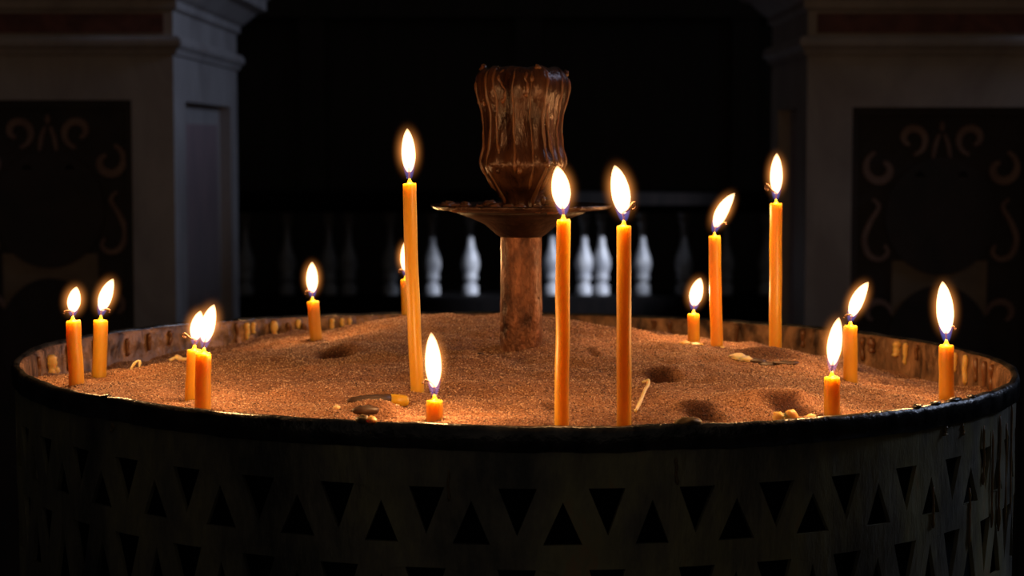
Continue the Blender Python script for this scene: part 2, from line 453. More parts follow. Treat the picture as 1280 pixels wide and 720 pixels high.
# rim ring: a proud band with an uneven beaten edge
def rim_mod(r, z, a):
    return r + 0.0007 * noise.noise(Vector((math.sin(a)*9, math.cos(a)*9, z*60)))
rim = MB()
NR = 240
prof = [(R+.0005, ZR-.012), (R+.0025, ZR-.011), (R+.003, ZR-.003), (R+.0022, ZR-.0006), (R+.0008, ZR), (R-.0010, ZR-.0003), (R-.0016, ZR-.002), (R-.0012, ZR-.012)]
rim.lathe(prof, (CX, 0), NR, rim_mod, close=True)
rim.v = [(x, y, z + 0.0010 * noise.noise(Vector((x*45, y*45, 3))) + 0.0006*noise.noise(Vector((x*160, y*160, 1)))) for x, y, z in rim.v]
tiltv(rim).build('rim', M['rim'], stand, smooth=True)
# inner lining seen above the sand
inner = MB().lathe([(R-.0014, ZR-.0016), (R-.0030, ZR-.003), (R-.0034, ZR-.012), (R-.0036, ZR-.0265), (R-.012, ZR-.030), (R-.016, ZR-.11)], (CX, 0), 200,
                   lambda r, z, a: r + (0.0010 if z < ZR-.002 else .0)*noise.noise(Vector((math.sin(a)*14, math.cos(a)*14, z*40))))
inner.lathe([(R-.016, ZR-.11), (0.001, ZR-.11)], (CX, 0), 200)
tiltv(inner).build('inner_lining', M['inner'], stand, smooth=True)
# pierced outer wall: rows of alternating triangles cut right through
NP = 44; per = 2*math.pi/NP
def wall_piece(mb, quad, n=5):
    """quad of (angle, z) corners, bent round the drum with wall thickness"""
    for rr, flip in ((R+.0008, False), (R-.0012, True)):
        pass
    (a, b_, c, d) = quad
    def lerp(p, q, t): return (p[0]+(q[0]-p[0])*t, p[1]+(q[1]-p[1])*t)
    vo = []; vi = []
    for i in range(n+1):
        p, q = lerp(a, b_, i/n), lerp(d, c, i/n)
        for (an, z) in (p, q):
            w = 0.0012*noise.noise(Vector((math.sin(an)*12, math.cos(an)*12, z*25)))
            vo.append((CX + (R+.001+w)*math.sin(an), -(R+.001+w)*math.cos(an), z))
            vi.append((CX + (R-.0012+w)*math.sin(an), -(R-.0012+w)*math.cos(an), z))
    k = len(vo); fs = []
    for i in range(n):
        fs += [(2*i, 2*i+2, 2*i+3, 2*i+1), (k+2*i, k+2*i+1, k+2*i+3, k+2*i+2),
               (2*i, k+2*i, k+2*i+2, 2*i+2), (2*i+1, 2*i+3, k+2*i+3, k+2*i+1)]
    fs += [(0, 1, k+1, k), (2*n, k+2*n, k+2*n+1, 2*n+1)]
    mb.add(vo+vi, fs)
zz = lambda mm: ZR - mm/1000
wall = MB()
mm2a = lambda mm: mm/1000/R
for k in range(NP):
    a0 = k*per + per/2
    w = mm2a(8.6)
    jz = lambda s_: random.uniform(-s_, s_)
    h = per/2
    for (zt_, za, zt2, zb_, zb2, zend) in ((6, 34.5 + jz(1.4), 28 + jz(.0), 53, 49.0 + jz(.0), 62), (62, 68 + jz(1.2), 64, 96, 92, 158)):
        w = mm2a(8.6 + jz(1.1))
        # band above
        wall_piece(wall, [(a0-h, zz(zt2)), (a0+h, zz(zt2)), (a0+h, zz(zt_)), (a0-h, zz(zt_))])
        # web over the apex of the upright triangle
        wall_piece(wall, [(a0, zz(za)), (a0, zz(za)), (a0+h-w, zz(zt2)), (a0-h+w, zz(zt2))], 4)
        # the two slanted straps
        for s in (-1, 1):
            q = [(a0, zz(za)), (a0+s*(h-w), zz(zt2)), (a0+s*h, zz(zb2)), (a0+s*w, zz(zb_))]
            if s > 0: q = [q[3], q[2], q[1], q[0]]
            else: q = [q[2], q[3], q[0], q[1]]
            wall_piece(wall, q, 3)
            # web under the tip of the hanging triangle
            t3 = [(a0+s*w, zz(zb_)), (a0+s*h, zz(zb_)), (a0+s*h, zz(zb2)), (a0+s*w, zz(zb_))]
            if s < 0: t3 = [(a0-h, zz(zb_)), (a0-w, zz(zb_)), (a0-w, zz(zb_)), (a0-h, zz(zb2))]
            wall_piece(wall, t3, 2)
        # band below
        wall_piece(wall, [(a0-h, zz(zend)), (a0+h, zz(zend)), (a0+h, zz(zb_)), (a0-h, zz(zb_))])
tiltv(wall).build('pierced_wall', M['bronze'], stand)
# plain liner standing inside the pierced wall
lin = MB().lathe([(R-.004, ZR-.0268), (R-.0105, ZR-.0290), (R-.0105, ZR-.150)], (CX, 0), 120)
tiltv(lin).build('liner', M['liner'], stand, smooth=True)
bot = MB().lathe([(R+.001, ZR-.157), (R+.006, ZR-.159), (R+.006, ZR-.169), (R-.002, ZR-.196), (R-.05, ZR-.216), (0.03, ZR-.226), (0.001, ZR-.226)], (CX, 0), 96)
tiltv(bot).build('bottom_pan', M['bronze'], stand, smooth=True)
MB().lathe([(.03, ZR-.228), (.034, ZR-.25), (.024, ZR-.28), (.03, .62), (.045, .55), (.03, .48), (.024, .30), (.034, .12), (.05, .07), (.05, .05)], (CX, 0), 32).build('stem', M['bronze'], stand, smooth=True)
MB().lathe([(.001, .06), (.05, .06), (.12, .04), (.17, .03), (.18, .02), (.18, 0), (.001, 0)], (CX, 0), 48).build('foot', M['bronze'], stand, smooth=True)

# ------------------------------------------------------------------ sand surface through measured heights
ctrl = []   # (x, y, height above the rim plane)
def obs(px, py, d, dz=0.0):
    p = PD(px, py, d); ctrl.append((p.x, p.y, p.z - rimz(p.x) + dz))
for a in [(94,486,.985),(124,469,1.03),(160,462,1.05),(210,452,1.07),(270,447,1.09),(241,497,.935),(253,511,.90),(170,485,.97),(330,500,.93),(350,470,1.01),
          (394,426,1.20),(330,440,1.13),(450,420,1.17),(480,398,1.25),(540,390,1.255),(600,394,1.25),(415,442,1.11),(480,455,1.06),(522,494,.945),(560,470,1.0),(600,440,1.09),
          (651,441,1.10),(690,402,1.235),(730,401,1.235),(760,410,1.205),(800,420,1.18),(720,450,1.08),(867,430,1.175),(896,437,1.15),(930,434,1.15),(969,440,1.13),(1000,448,1.09),
          (1050,478,1.00),(1100,494,.955),(1040,516,.897),(1063,482,1.06),(1130,480,1.12),(1100,472,1.17),(1183,505,.985),(1010,437,1.20),(830,465,1.02),(880,505,.91),(990,495,.93),(930,470,1.01),(600,510,.90),(650,480,.98),(760,480,.98),(434,505,.922),(470,506,.925),(500,506,.93)]:
    obs(*a)
for deg, z in [(-90,-.0045),(-75,-.0045),(-105,-.004),(-60,-.005),(-120,-.004),(-45,-.005),(-135,-.003),(-150,-.004),(-30,-.008),(-165,-.010),(180,-.018),(165,-.022),(150,-.022),(135,-.018),(120,-.012),(105,-.006),(90,-.006),(75,-.012),(60,-.018),(45,-.022),(30,-.024),(15,-.024),(0,-.020),(-15,-.014)]:
    a = math.radians(deg); ctrl.append((CX + .272*math.cos(a), .272*math.sin(a), z))
C = np.array(ctrl)
D = np.sqrt(((C[:, None, :2] - C[None, :, :2])**2).sum(-1))
n_ = len(C)
A = np.zeros((n_+3, n_+3)); A[:n_, :n_] = -D + np.eye(n_)*0.02*0
A[:n_, :n_] -= np.eye(n_) * -0.012
A[:n_, n_:] = np.c_[np.ones(n_), C[:, :2]]; A[n_:, :n_] = A[:n_, n_:].T
W = np.linalg.solve(A, np.r_[C[:, 2], 0, 0, 0])
def rbf(x, y):
    d = np.sqrt((x[:, None]-C[:, 0])**2 + (y[:, None]-C[:, 1])**2 + 0.012**2)
    return -d @ W[:n_] + W[n_] + W[n_+1]*x + W[n_+2]*y
# dents in the sand: px, py, depth, half width px, drop, rise behind, painted shade and stain
PITS = [(830,476,1.0,25,.007,.006,1.0),(880,518,.89,29,.005,.006,1.0),(990,504,.910,34,.005,.0065,1.0),(960,447,1.10,52,.003,.003,.7),
        (420,443,1.11,26,.010,.004,1.0),(470,501,.925,42,.004,.004,.55),(465,517,.882,36,.003,.004,.45),(690,508,.905,14,.002,.003,.5),(742,441,1.105,9,.002,.002,.5),(890,436,1.155,14,.003,.002,.5),(1075,466,1.17,9,.001,.002,.6),(1110,486,1.09,8,.001,.002,.6),(640,447,1.085,30,.003,.0,.2)]
def sand_height(x, y, want_shade_stain=False):
    x = np.atleast_1d(np.asarray(x, float)); y = np.atleast_1d(np.asarray(y, float))
    z = rbf(x, y)
    s = np.zeros_like(x)
    for (px, py, d, hw, drop, rise, shade_stain) in PITS:
        p = PD(px, py, d); sx = hw*d/FPX*0.75; sy = max(0.006, min(sx, .011))
        g = np.exp(-((x-p.x)/sx)**4 - ((y-p.y)/sy)**2)
        g2 = np.exp(-((x-p.x)/(sx*1.9))**2 - ((y-p.y-1.5*sy)/(sy*0.9))**2)
        z = z - drop*g + rise*g2
        gs = np.exp(-((x-p.x + .25*(y-p.y))/(sx*1.15))**4 - ((y-p.y-0.55*sy)/(sy*.95))**4)
        s = np.maximum(s, shade_stain*gs)
    fb = np.array([0.0042*noise.noise(Vector((a*22, b_*30, 0))) + 0.0024*noise.noise(Vector((a*60, b_*75, 5))) + 0.0006*noise.noise(Vector((a*170, b_*190, 9)))
                   + 0.00035*noise.noise(Vector((a*480, b_*480, 2))) for a, b_ in zip(x, y)])
    z = z + fb - 0.0006
    r = np.sqrt((x-CX)**2 + y**2)
    lim = np.where((y < 0) & (r > .24), -.0015 - .0015*np.clip((r-.25)/.02, 0, 1), 9)
    lim = np.where(y < -.1, lim, 9)
    z = np.minimum(z, lim)
    return (z, s) if want_shade_stain else z
NRAD, NANG = 170, 560
rr = np.r_[0.0008, np.linspace(0, 1, NRAD)[1:]**0.8 * (R-.0034)]
ang = np.arange(NANG)/NANG*2*math.pi
gx = (CX + rr[:, None]*np.cos(ang)).ravel(); gy = (rr[:, None]*np.sin(ang)).ravel()
gz, gs = sand_height(gx, gy, True)
gzw = gz + ZR - (gx-CX)*TILT
me = bpy.data.meshes.new('sand')
fs = [(i*NANG+k, (i+1)*NANG+k, (i+1)*NANG+(k+1) % NANG, i*NANG+(k+1) % NANG) for i in range(NRAD-1) for k in range(NANG)]
fs.append(tuple(range(NANG)))
me.from_pydata(np.c_[gx-CX, gy, gzw-(ZR-.05)].tolist(), [], fs); me.update()
me.polygons.foreach_set('use_smooth', [True]*len(me.polygons))
at = me.attributes.new('soot', 'FLOAT', 'POINT'); at.data.foreach_set('value', gs.astype(np.float32))
me.materials.append(M['sand'])
sand = bpy.data.objects.new('sand', me); COL.objects.link(sand); sand.location = (CX, 0, ZR-.05)
tag(sand, 'coarse brown sand heaped inside the round metal stand', 'sand', kind='stuff')
NG = 120000
rng = np.random.default_rng(5)
ga = rng.uniform(0, 2*math.pi, NG); gr = (R-.006)*np.sqrt(rng.uniform(0, 1, NG))
ri = np.interp(gr, rr, np.arange(NRAD)); ai = ga/(2*math.pi)*NANG
i0 = np.clip(ri.astype(int), 0, NRAD-2); k0 = ai.astype(int) % NANG; fr0 = ri-i0; fk = ai-np.floor(ai)
Zg = gzw.reshape(NRAD, NANG); Sg = gs.reshape(NRAD, NANG)
k1 = (k0+1) % NANG
zg = (Zg[i0, k0]*(1-fr0)*(1-fk) + Zg[i0+1, k0]*fr0*(1-fk) + Zg[i0, k1]*(1-fr0)*fk + Zg[i0+1, k1]*fr0*fk)
sg = Sg[i0, k0]
sz = rng.uniform(.00022, .00050, NG)
cen = np.c_[gr*np.cos(ga), gr*np.sin(ga), zg-(ZR-.05)+sz*.35]
octa = np.array([(1,0,0),(-1,0,0),(0,1,0),(0,-1,0),(0,0,1),(0,0,-1)], float)
of = np.array([(0,2,4),(2,1,4),(1,3,4),(3,0,4),(2,0,5),(1,2,5),(3,1,5),(0,3,5)])
Q = rng.normal(size=(NG, 4)); Q /= np.linalg.norm(Q, axis=1)[:, None]
w_, x_, y_, z_ = Q.T
RM = np.stack([1-2*(y_*y_+z_*z_), 2*(x_*y_-z_*w_), 2*(x_*z_+y_*w_), 2*(x_*y_+z_*w_), 1-2*(x_*x_+z_*z_), 2*(y_*z_-x_*w_), 2*(x_*z_-y_*w_), 2*(y_*z_+x_*w_), 1-2*(x_*x_+y_*y_)], 1).reshape(NG, 3, 3)
V = cen[:, None, :] + np.einsum('nij,kj->nki', RM, octa) * sz[:, None, None] * rng.uniform(.7, 1.3, (NG, 6, 1))
F = (of[None] + (np.arange(NG)*6)[:, None, None]).reshape(-1)
gm = bpy.data.meshes.new('sand_grains')
gm.vertices.add(NG*6); gm.vertices.foreach_set('co', V.ravel().astype(np.float32))
gm.loops.add(len(F)); gm.loops.foreach_set('vertex_index', F.astype(np.int32))
gm.polygons.add(NG*8); gm.polygons.foreach_set('loop_start', (np.arange(NG*8)*3).astype(np.int32))
gm.update(calc_edges=True)
ga_ = gm.attributes.new('soot', 'FLOAT', 'POINT'); ga_.data.foreach_set('value', np.repeat(sg, 6).astype(np.float32))
gm.materials.append(M['grain'])
go = bpy.data.objects.new('sand_grains', gm); COL.objects.link(go); go.parent = sand
tag(go, kind='stuff')
def sandz(x, y): return float(sand_height(x, y)[0]) + rimz(x)

# ------------------------------------------------------------------ central candle holder
HD = 1.12
hp = lambda px, py: PD(px, py, HD)
hx = hp(651.5, 300).x; hy = HD + CAM.y
hz = lambda py: hp(651, py).z
pu = HD / FPX
holder = empty('candle_holder', (hx, hy, sandz(hx, hy)))
tag(holder, 'wax-caked fluted cup on a copper post standing in the sand', 'candle holder')
post = MB().lathe([(27*pu, hz(470)), (26.6*pu, hz(440)), (26*pu, hz(380)), (25.6*pu, hz(330)), (25.8*pu, hz(290)), (25.8*pu, hz(276))], (hx, hy), 40,
                  lambda r, z, a: r + .0006*noise.noise(Vector((math.sin(a)*3, math.cos(a)*3, z*60))))
post.build('post', M['copper'], holder, smooth=True)
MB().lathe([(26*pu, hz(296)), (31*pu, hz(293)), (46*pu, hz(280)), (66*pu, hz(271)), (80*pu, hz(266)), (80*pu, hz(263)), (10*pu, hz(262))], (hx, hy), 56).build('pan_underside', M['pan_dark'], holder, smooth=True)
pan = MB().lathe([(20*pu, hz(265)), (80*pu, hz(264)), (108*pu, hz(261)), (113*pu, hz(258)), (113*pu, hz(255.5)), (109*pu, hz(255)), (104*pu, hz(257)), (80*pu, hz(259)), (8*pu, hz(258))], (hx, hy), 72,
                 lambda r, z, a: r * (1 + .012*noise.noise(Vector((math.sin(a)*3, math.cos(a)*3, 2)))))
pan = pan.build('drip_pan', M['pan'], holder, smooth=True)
random.seed(3)
for i in range(34):
    a = random.uniform(0, 2*math.pi); rr_ = random.uniform(45, 104)*pu
    if math.sin(a) > 0.45 and math.cos(a) < 0.3: continue
    s = random.uniform(.0012, .0030)
    MB().blob((hx + rr_*math.sin(a), hy - rr_*math.cos(a), hz(258)), s*1.5, s*1.4, s, i, .5, 9, 6).build('wax_crumb', M['amber_wax'], pan, smooth=True)
cup_px = [(26, 258), (26, 250), (30, 243), (36, 234), (44, 222), (51, 211), (53.5, 203), (52, 194), (49.5, 184), (48.5, 170), (48.5, 155), (50, 142), (53, 130), (56.5, 119), (58, 108), (57, 98), (53, 90), (48, 85), (45, 84)]
cup_in = [(42, 86), (41, 95), (40, 120), (38, 150), (36, 185), (4, 190)]
def cup_mod(r, z, a):
    q = Vector((math.sin(a)*2.4, math.cos(a)*2.4, z*14))
    fl = 0.075 * (abs(math.cos(4.5*a + .5)) - .6) + .035*noise.noise(Vector((math.sin(a)*6, math.cos(a)*6, z*9))) + .016*noise.noise(q*6)
    return r * (1 - 0.01 + fl)
cupx = hp(653, 200).x
def sm_prof(pr): return [(v.x*pu, hz(v.y)) for v in smoothcurve([Vector((a, b_, 0)) for a, b_ in pr], 3)]
cup = MB().lathe(sm_prof(cup_px) + [(r*pu, hz(y)) for r, y in cup_in], (cupx, hy), 96, cup_mod)
cup.v = [(x, y, z + (.0016*noise.noise(Vector((x*120, y*120, 4))) if z > hz(100) else 0)) for x, y, z in cup.v]
cup = cup.build('fluted_cup', M['cup'], holder, smooth=True)
prof_i = [(b_, a) for a, b_ in cup_px][::-1]
def cup_r(py):
    ys = [p[0] for p in prof_i]; rs = [p[1] for p in prof_i]
    return float(np.interp(py, ys, rs))
for k, (deg, y0, y1, wd) in enumerate([(-80,100,238,2.6),(-55,86,254,3.2),(-38,84,192,2.0),(-27,88,130,2.4),(-12,88,215,1.8),(4,92,122,2.6),(13,88,236,1.7),(31,86,256,2.8),(41,130,236,3.0),(62,98,205,2.2),(82,98,246,2.6),(108,92,200,2.4),(135,90,220,2.4),(165,90,240,2.6),(-110,92,200,2.4),(-142,90,230,2.4)]):
    n = 26; pts = []; rd = []
    for i in range(n):
        t = i/(n-1); py = y0 + (y1-y0)*t
        a = math.radians(deg + 7*noise.noise(Vector((k*5.3, t*2.2, 0))) + 2*noise.noise(Vector((k*5.3, t*9, 5))))
        r = cup_mod(cup_r(py)*pu, hz(py), a) - wd*pu*.15
        pts.append((cupx + r*math.sin(a), hy - r*math.cos(a), hz(py)))
        rd.append(wd*pu*(0.55 + .75*noise.noise(Vector((k*2.1, t*8, 3))) + (0.5 if t > .9 else 0.15)) * (0.4 if i in (0, n-1) else 1))
    MB().tube(pts, [max(.0003, q) for q in rd], 8).build('wax_drip', M['amber_wax'], cup, smooth=True)
for k in range(26):          # wax knobs along the lip and the shoulder
    a = random.uniform(0, 2*math.pi); py = random.choice((86, 88, 92, 100, 128, 205, 212, 250, 254)); r = cup_mod(cup_r(py)*pu, hz(py), a)
    s_ = random.uniform(1.8, 4.2)*pu
    MB().blob((cupx + r*math.sin(a), hy - r*math.cos(a), hz(py)), s_, s_, s_*random.uniform(.6, 1.6), k+40, .6, 9, 6).build('wax_knob', M['amber_wax' if k % 3 else 'cup'], cup, smooth=True)

# ------------------------------------------------------------------ candles
CR = 0.0038
def candle(name, base, depth, top, tip, fw, label, cat='candle', r=CR, curl=None, bend=0.0, group='lit candles in the sand', bz=None, seed=0):
    b0 = PD(base[0], base[1], depth)
    zs = sandz(b0.x, b0.y)
    t0 = PD(top[0], top[1], depth)
    B = Vector((b0.x, b0.y, zs))
    root = empty(name, B); tag(root, label, cat, group)
    axis = (t0 - B).normalized()
    low = B - axis*0.018
    pts = []; rad = []
    n = 18
    for i in range(n):
        t = i/(n-1); p = low.lerp(t0 - axis*.0008, t)
        p = p + Vector((bend*math.sin(math.pi*t) + .00035*noise.noise(Vector((seed*4.4, t*5, 0))), 0, 0))
        pts.append(p); rad.append(r*(1 + .035*noise.noise(Vector((seed*2.3, t*6, 8))) + .03*(1-t)))
    pts += [t0 - axis*.0003, t0 + axis*.0000, t0 - axis*.0002, t0 + axis*.0004, t0 + axis*.0013, t0 + axis*.0026]
    rad += [r*.97, r*.84, r*.62, r*.36, r*.24, r*.13]
    mb = MB().tube(pts, rad, 18)
    # melted, slightly ragged top edge
    mb.v = [(x, y, z + (.0005*noise.noise(Vector((x*700, y*700, seed))) if z > t0.z-.002 else 0)) for x, y, z in mb.v]
    mb.build('shaft', M['wax'], root, smooth=True)
    # wick
    w0 = t0 + axis*.0015
    T = PD(tip[0], tip[1], depth)
    fb = t0 + axis*.0030
    fd = (T - fb)
    wp = [w0, w0 + axis*.0020, fb + fd*.10 + axis*.0005]
    if curl:
        sx, kind = curl
        if kind == 'hook':
            wp += [fb + fd*.18 + Vector((sx*.0012, 0, 0)), fb + fd*.22 + Vector((sx*.0036, -.0006, 0)), fb + fd*.16 + Vector((sx*.0050, -.0008, 0))]
        elif kind == 'loop':
            wp += [fb + fd*.16 + Vector((sx*.0022, -.001, 0)), fb + fd*.25 + Vector((sx*.0042, -.001, 0)), fb + fd*.30 + Vector((sx*.0058, -.0012, .0002)), fb + fd*.22 + Vector((sx*.0064, -.0008, 0)), fb + fd*.17 + Vector((sx*.0048, -.0002, 0))]
        elif kind == 'down':
            wp += [fb + fd*.15 + Vector((sx*.0020, -.001, 0)), fb + fd*.12 + Vector((sx*.0040, -.001, 0)), fb + fd*.05 + Vector((sx*.0044, -.001, 0))]
    else:
        wp += [fb + fd*.20]
    wp = smoothcurve(wp, 4)
    MB().tube(wp, [.00055]*(len(wp)-1) + [.0007], 7).build('wick', M['wick'], root, smooth=True)
    # flame: a luminous tear, its blue zone and a halo volume imitating lens bloom
    fr_ = fw/2*depth/FPX
    L = fd.length
    side = Vector((fd.x, 0, 0))
    def path(t):        # rises with the wick first, then leans
        return fb + axis*(L*.10*t*(1-t)*2) + fd*t - side*0.35*t*(1-t)
    shp = [(.07,.0),(.09,.30),(.13,.52),(.19,.72),(.26,.88),(.34,.98),(.42,1.0),(.52,.97),(.62,.89),(.72,.76),(.82,.58),(.90,.38),(.96,.18),(1.0,.0)]
    def body(prof, grow, t_add=0):
        ps = [path(t + t_add) for t, q in prof]
        return MB().tube(ps, [max(1e-5, q*fr_ + grow*(1 if 0 < q else 0)) for t, q in prof], 14)
    fl = body(shp, 0).build('flame', M['flame'], root, smooth=True)
    bl = [(-.05,.0),(-.03,.34),(.02,.52),(.08,.66),(.16,.80),(.22,.84),(.27,.70),(.28,.0)]
    body(bl, 0).build('blue_zone', M['blue'], fl, smooth=True)
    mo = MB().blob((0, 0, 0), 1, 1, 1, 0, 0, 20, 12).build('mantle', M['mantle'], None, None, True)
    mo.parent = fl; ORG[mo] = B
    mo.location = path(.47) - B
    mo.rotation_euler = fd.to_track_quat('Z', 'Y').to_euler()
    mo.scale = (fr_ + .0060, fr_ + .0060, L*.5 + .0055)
    # the flame's own light
    pl = bpy.data.lights.new('flame_light', 'POINT')
    pl.energy = FLAME_POWER * min(1.25, max(.6, (L/.025)))
    pl.color = FLAME_COLOR; pl.shadow_soft_size = .0035
    po = bpy.data.objects.new('flame_light', pl); COL.objects.link(po)
    po.parent = root; po.location = path(.5) - B
    return root

CANDLES = [
 ('candle', (94,486), .985, (91,401), (96,358), 17, 'half-burnt candle with upright flame by the rim, between a yellow wax blob and another candle', dict(curl=(-1,'down'), bend=.0006)),
 ('candle', (124,468), 1.03, (126,400), (142,348), 17, 'half-burnt candle with leaning flame at the sand edge, near a tiny looped loose wick', dict(curl=(1,'down'))),
 ('candle', (240,497), .935, (243,437), (251,388), 17, 'candle of the touching pair whose curled wick pokes out of its flame', dict(curl=(-1,'loop'), r=.0036)),
 ('candle', (253,512), .897, (255,441), (268,380), 19, 'candle of the touching pair with the taller leaning flame and hidden wick', dict(r=.0037)),
 ('candle', (395,425), 1.20, (391,376), (390,327), 15, 'slim burning candle with crusted wick alone beside the far copper lining', dict(curl=(-1,'down'), r=.0037)),
 ('candle', (509,396), 1.285, (507,349), (506,302), 12, 'small candle burning beyond the sand mound, close to the copper lining', dict(curl=(-1,'down'), r=.0034)),
 ('candle', (523,494), .945, (512,229), (509,160), 18, 'tall taper leaning aside, rising next to the lying orange-ended stub', dict(bend=-.0008, r=.0033)),
 ('candle', (543,534), .868, (543,500), (539,415), 21, 'candle burnt to a short stub against the rim with a tall oval flame', dict(curl=(-1,'hook'), r=.0038)),
 ('candle', (702,536), .866, (704,275), (696,207), 24, 'tall straight taper with plain wick, of two alike the one nearer the copper post', dict(r=.0032)),
 ('candle', (780,536), .868, (780,282), (768,206), 24, 'tall straight taper with curling wick, beside a thin curved wick on the sand', dict(curl=(1,'loop'), r=.0033)),
 ('candle', (867,431), 1.175, (867,392), (876,347), 17, 'short burning stub standing by a flat yellow wax scrap and a medium taper', dict(r=.0036)),
 ('candle', (896,437), 1.15, (893,295), (919,241), 16, 'medium taper with its flame blown aside, next to a short stub', dict(curl=(1,'hook'), r=.0036)),
 ('candle', (969,441), 1.13, (970,254), (971,191), 16, 'tall slender taper with looped wick standing beside a long groove in the sand', dict(curl=(-1,'loop'), r=.0036)),
 ('candle', (1063,482), 1.06, (1063,407), (1086,352), 17, 'candle in the sand hollow with its flame blown sideways', dict(curl=(-1,'down'), r=.0038)),
 ('candle', (1040,519), .897, (1040,471), (1049,396), 19, 'stub candle on the sand crest beside knobbly yellow wax lumps', dict(r=.0037)),
 ('candle', (1183,505), .985, (1183,431), (1178,351), 22, 'candle burning alone close to the dented rim beside the hollow', dict(curl=(1,'hook'), r=.0038)),
]
for i, (nm, bs_, dp, tp, ti, fw, lb, kw) in enumerate(CANDLES):
    candle(nm, bs_, dp, tp, ti, fw, lb, seed=i+1, **kw)

# ------------------------------------------------------------------ scraps on the sand
def on_sand(px, py, d, lift=0.0):
    p = PD(px, py, d); return Vector((p.x, p.y, sandz(p.x, p.y) + lift))
def scrap(name, pts, rad, mat, label, cat, seed=0, n=9):
    mb = MB().tube(smoothcurve(pts, 4), rad, n)
    mb.v = [tuple(Vector(v) + .0005*noise.noise_vector(Vector(v)*400 + Vector((seed, 0, 0)))) for v in mb.v]
    return tag(mb.build(name, mat, None, pts[0], True), label, cat)
# lying burnt stub with orange end
q0, q1 = PD(434, 501, .922), PD(488, 500, .928)
stub = empty('burnt_stub', q0); tag(stub, 'sooty burnt candle stub lying in a sand groove with a clean orange end', 'candle stub')
MB().tube([q0.lerp(q1, t) for t in (0, .04, .12, .3, .5, .75, 1)], [.0004, .0012, .0018, .0024, .0028, .0029, .0029], 12).build('charred_shaft', M['soot_wax'], stub, smooth=True)
q2 = PD(511, 502, .930)
MB().tube([q1, q1.lerp(q2, .5), q1.lerp(q2, .82), q1.lerp(q2, .95), q2], [.0030, .0031, .0029, .0022, .0008], 12).build('wax_end', M['wax'], stub, smooth=True)
p0, p1 = on_sand(440, 519, .886, .0005), on_sand(474, 516, .888, .0012)
scrap('burnt_stub', [p0, p0.lerp(p1, .5), p1], [.0008, .0016, .0021, .0024, .0025, .0024, .0021, .0016, .0006], M['soot_wax'], 'short dark stub half sunk in sand between the rim and a longer stub', 'candle stub', 2)
# curved wick
scrap('loose_wick', [on_sand(795, 515, .89, .0012), on_sand(799, 503, .91, .003), on_sand(806, 491, .935, .0035), on_sand(811, 483, .955, .0032), on_sand(804, 480, .962, .002)], .00085, M['pale_wax'], 'thin pale wick curving over the sand beside a tall taper', 'wick', 3, 7)
scrap('loose_wick', [on_sand(163, 461, 1.055, .0), on_sand(168, 455, 1.055, .004), on_sand(174, 454, 1.055, .0045), on_sand(175, 460, 1.055, .001)], .0008, M['pale_wax'], 'tiny looped wick on the sand edge near the two rim candles', 'wick', 4, 7)
scrap('wax_scrap', [on_sand(212, 450, 1.085, .001), on_sand(221, 449, 1.085, .0025), on_sand(228, 451, 1.085, .001), on_sand(238, 450, 1.085, .001)], [.001]*4+[.0016]*4+[.0012]*5, M['pale_wax'], 'pale twisted wax scrap on the sand behind the touching pair of candles', 'wax scrap', 5)
def blobs(name, items, mat, label, cat):
    mb = MB()
    for k, (px, py, d, rx, rz) in enumerate(items):
        c = on_sand(px, py, d, rz*.55); mb.blob(c, rx, rx*.9, rz, k+len(name)+px, .35)
    c = on_sand(items[0][0], items[0][1], items[0][2])
    return tag(mb.build(name, mat, None, c, True), label, cat)
blobs('wax_lump', [(973,521,.886,.0033,.0028),(988,520,.886,.0036,.0032),(981,521,.886,.0030,.0024)], M['old_wax'], 'knobbly yellow wax lump of two lobes at the rim below a sooty dent', 'wax lump')
blobs('wax_lump', [(1014,516,.890,.0028,.0020),(1021,518,.888,.0018,.0014)], M['pale_wax'], 'small pale wax lump between the two-lobed lump and a stub candle', 'wax lump')
blobs('wax_scrap', [(870,436,1.150,.0052,.0020),(858,436,1.150,.0042,.0020),(884,435,1.152,.0055,.0016),(898,438,1.148,.004,.001)], M['old_wax'], 'flat yellow wax scrap at the foot of the short stub and medium taper', 'wax scrap')
blobs('wax_scrap', [(922,450,1.085,.0055,.0022),(930,451,1.083,.0042,.0018)], M['pale_wax'], 'smooth pale wax scrap at the end of the long sand groove', 'wax scrap')
blobs('wax_crumb', [(404,444,1.105,.0026,.0022)], M['pale_wax'], 'small whitish wax crumb in the deep dark dent', 'wax crumb')
blobs('wax_crumb', [(421,515,.893,.0016,.0013)], M['pale_wax'], 'small whitish wax crumb at the end of the longer burnt stub', 'wax crumb')
blobs('wax_scrap', [(945,449,1.088,.006,.0016),(962,451,1.085,.008,.0014),(982,452,1.08,.007,.0012)], M['soot_wax'], 'flat dark crust lying in the long sand groove', 'wax crust')
blobs('grit_lump', [(600,444,1.08,.002,.0012)], M['soot_wax'], 'tiny dark grit lump on the sand beside the copper post', 'grit')

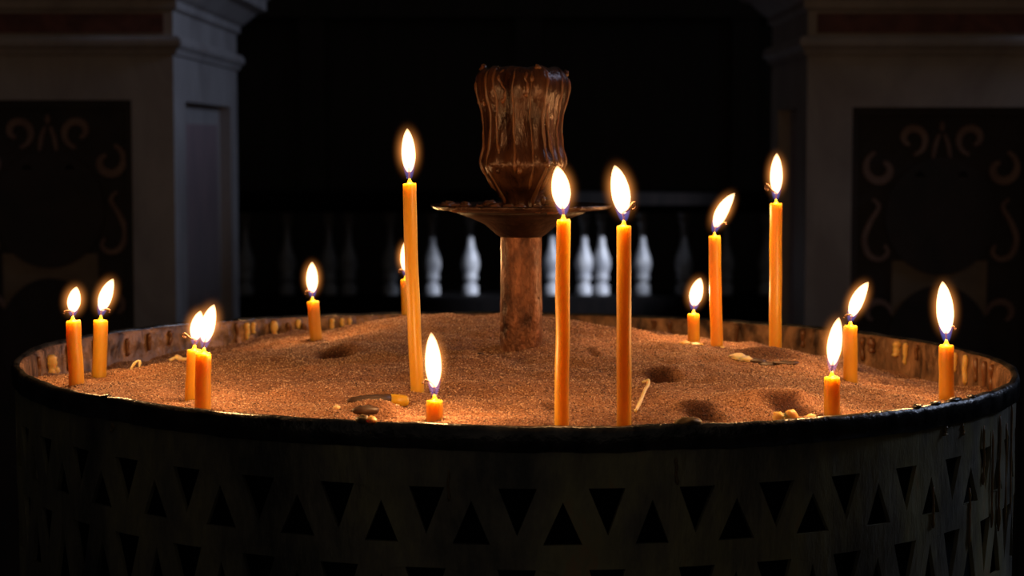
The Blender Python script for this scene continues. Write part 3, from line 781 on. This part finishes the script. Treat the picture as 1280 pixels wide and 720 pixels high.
# ------------------------------------------------------------------ wax run down the drum's rim and lining
random.seed(11)
def rim_point(px, back, dr=0.0, dz=0.0):
    """angle on the rim whose picture column is px, on the far or near half"""
    best = None
    for k in range(3600):
        a = 2*math.pi*k/3600; y = R*math.sin(a)
        if (y > -R*0.25) != back: continue
        x = CX + R*math.cos(a)
        e = abs(640 + FPX*(x-CAM.x)/(y-CAM.y) - px)
        if best is None or e < best[0]: best = (e, a)
    a = best[1]
    x, y = CX + (R+dr)*math.cos(a), (R+dr)*math.sin(a)
    return Vector((x, y, rimz(x)+dz)), a
def drip(px, length, w, mat='old_wax', start=0.0, k=0):
    p, a = rim_point(px, True, -.0042, -start)
    n = 9; pts = []; rd = []
    t_dir = Vector((-math.sin(a), math.cos(a), 0))
    for i in range(n):
        t = i/(n-1)
        pts.append(p + Vector((0, 0, -length*t)) + t_dir*(.0012*noise.noise(Vector((px, t*3, k)))))
        rd.append(max(.0003, w*(1.05 - .55*t + .35*noise.noise(Vector((px*.3, t*4, 1))) + (.2 if .8 < t < .98 else 0)) * (0.5 if i in (0, n-1) else 1)))
    MB().tube(pts, rd, 8).build('wax_drip', M[mat], stand, smooth=True)
drip(52, .012, .0034, start=.006); drip(58, .006, .0026, start=.014); drip(36, .014, .0016, 'amber_wax', .004); drip(75, .016, .002, 'amber_wax', .003); drip(108, .02, .002, 'amber_wax', .003)
for px in (150, 178, 205, 290, 356, 376): drip(px, random.uniform(.008, .016), random.uniform(.0014, .0024), 'amber_wax', random.uniform(.001, .006))
for px, l, w in ((303, .012, .0024), (311, .008, .002), (338, .012, .0028), (368, .006, .002), (411, .010, .002), (424, .006, .0018), (434, .008, .0016)): drip(px, l, w, 'old_wax', .003)
for px, l, w, m_ in ((1010,.012,.0018,'amber_wax'),(1086,.016,.002,'amber_wax'),(1098,.010,.003,'amber_wax'),(1130,.010,.0032,'old_wax'),(1141,.014,.002,'old_wax'),(1155,.01,.002,'amber_wax'),(1205,.012,.002,'old_wax'),(1218,.018,.0024,'old_wax'),(1232,.014,.0016,'amber_wax'),(1243,.02,.002,'amber_wax'),(1252,.016,.0018,'amber_wax'),(840,.01,.002,'amber_wax'),(925,.012,.0018,'amber_wax'),(820,.006,.002,'amber_wax')): drip(px, l, w, m_, .003)
# lumps on the near lip
for k, (px, w, h, m_) in enumerate(((452,.0032,.0022,'grimy_wax'),(463,.0026,.0018,'old_wax'),(862,.0062,.0024,'grimy_wax'),(1150,.0024,.0009,'rim'),(1172,.004,.0011,'rim'),(1196,.006,.0012,'rim'),(1217,.0026,.0008,'rim'),(130,.0022,.0006,'rim'))):
    p, a = rim_point(px, False, .0004, .0002)
    t_dir = Vector((-math.sin(a), math.cos(a), 0))
    mb = MB().blob((0, 0, 0), 1, 1, 1, k, .4)
    mb.v = [tuple(p + t_dir*v[0]*w + Vector((math.cos(a), math.sin(a), 0))*v[1]*.0024 + Vector((0, 0, v[2]*h))) for v in mb.v]
    mb.build('rim_lump', M[m_], stand, smooth=True)
# old runs on the outside
def outer_run(px, z0, l, w, m_='grimy_wax'):
    p, a = rim_point(px, False, .0014, 0)
    t_dir = Vector((-math.sin(a), math.cos(a), 0))
    pts = []; rd = []
    for i in range(10):
        t = i/9
        pts.append(p + Vector((0, 0, -z0 - l*t)) + t_dir*.0015*noise.noise(Vector((px*.7, t*3, 0))))
        rd.append(w*.65*(.8 + .6*noise.noise(Vector((px, t*6, 2))) + (.4 if t > .85 else 0)) * (.4 if i in (0, 9) else 1))
    MB().tube(pts, rd, 7).build('wax_run', M[m_], stand, smooth=True)
for px, z0, l, w in ((463,.0,.006,.0022),(1183,.012,.004,.0018),(1205,.012,.006,.0014),(1232,.016,.03,.0012),(1243,.02,.05,.0012),(1252,.014,.06,.0014),(1260,.02,.055,.0012),(1266,.01,.06,.0012),(1215,.045,.03,.0014),(1170,.04,.02,.0012),(140,.012,.004,.002),(845,.015,.012,.0012),(560,.02,.014,.0010)):
    outer_run(px, z0, l, w)
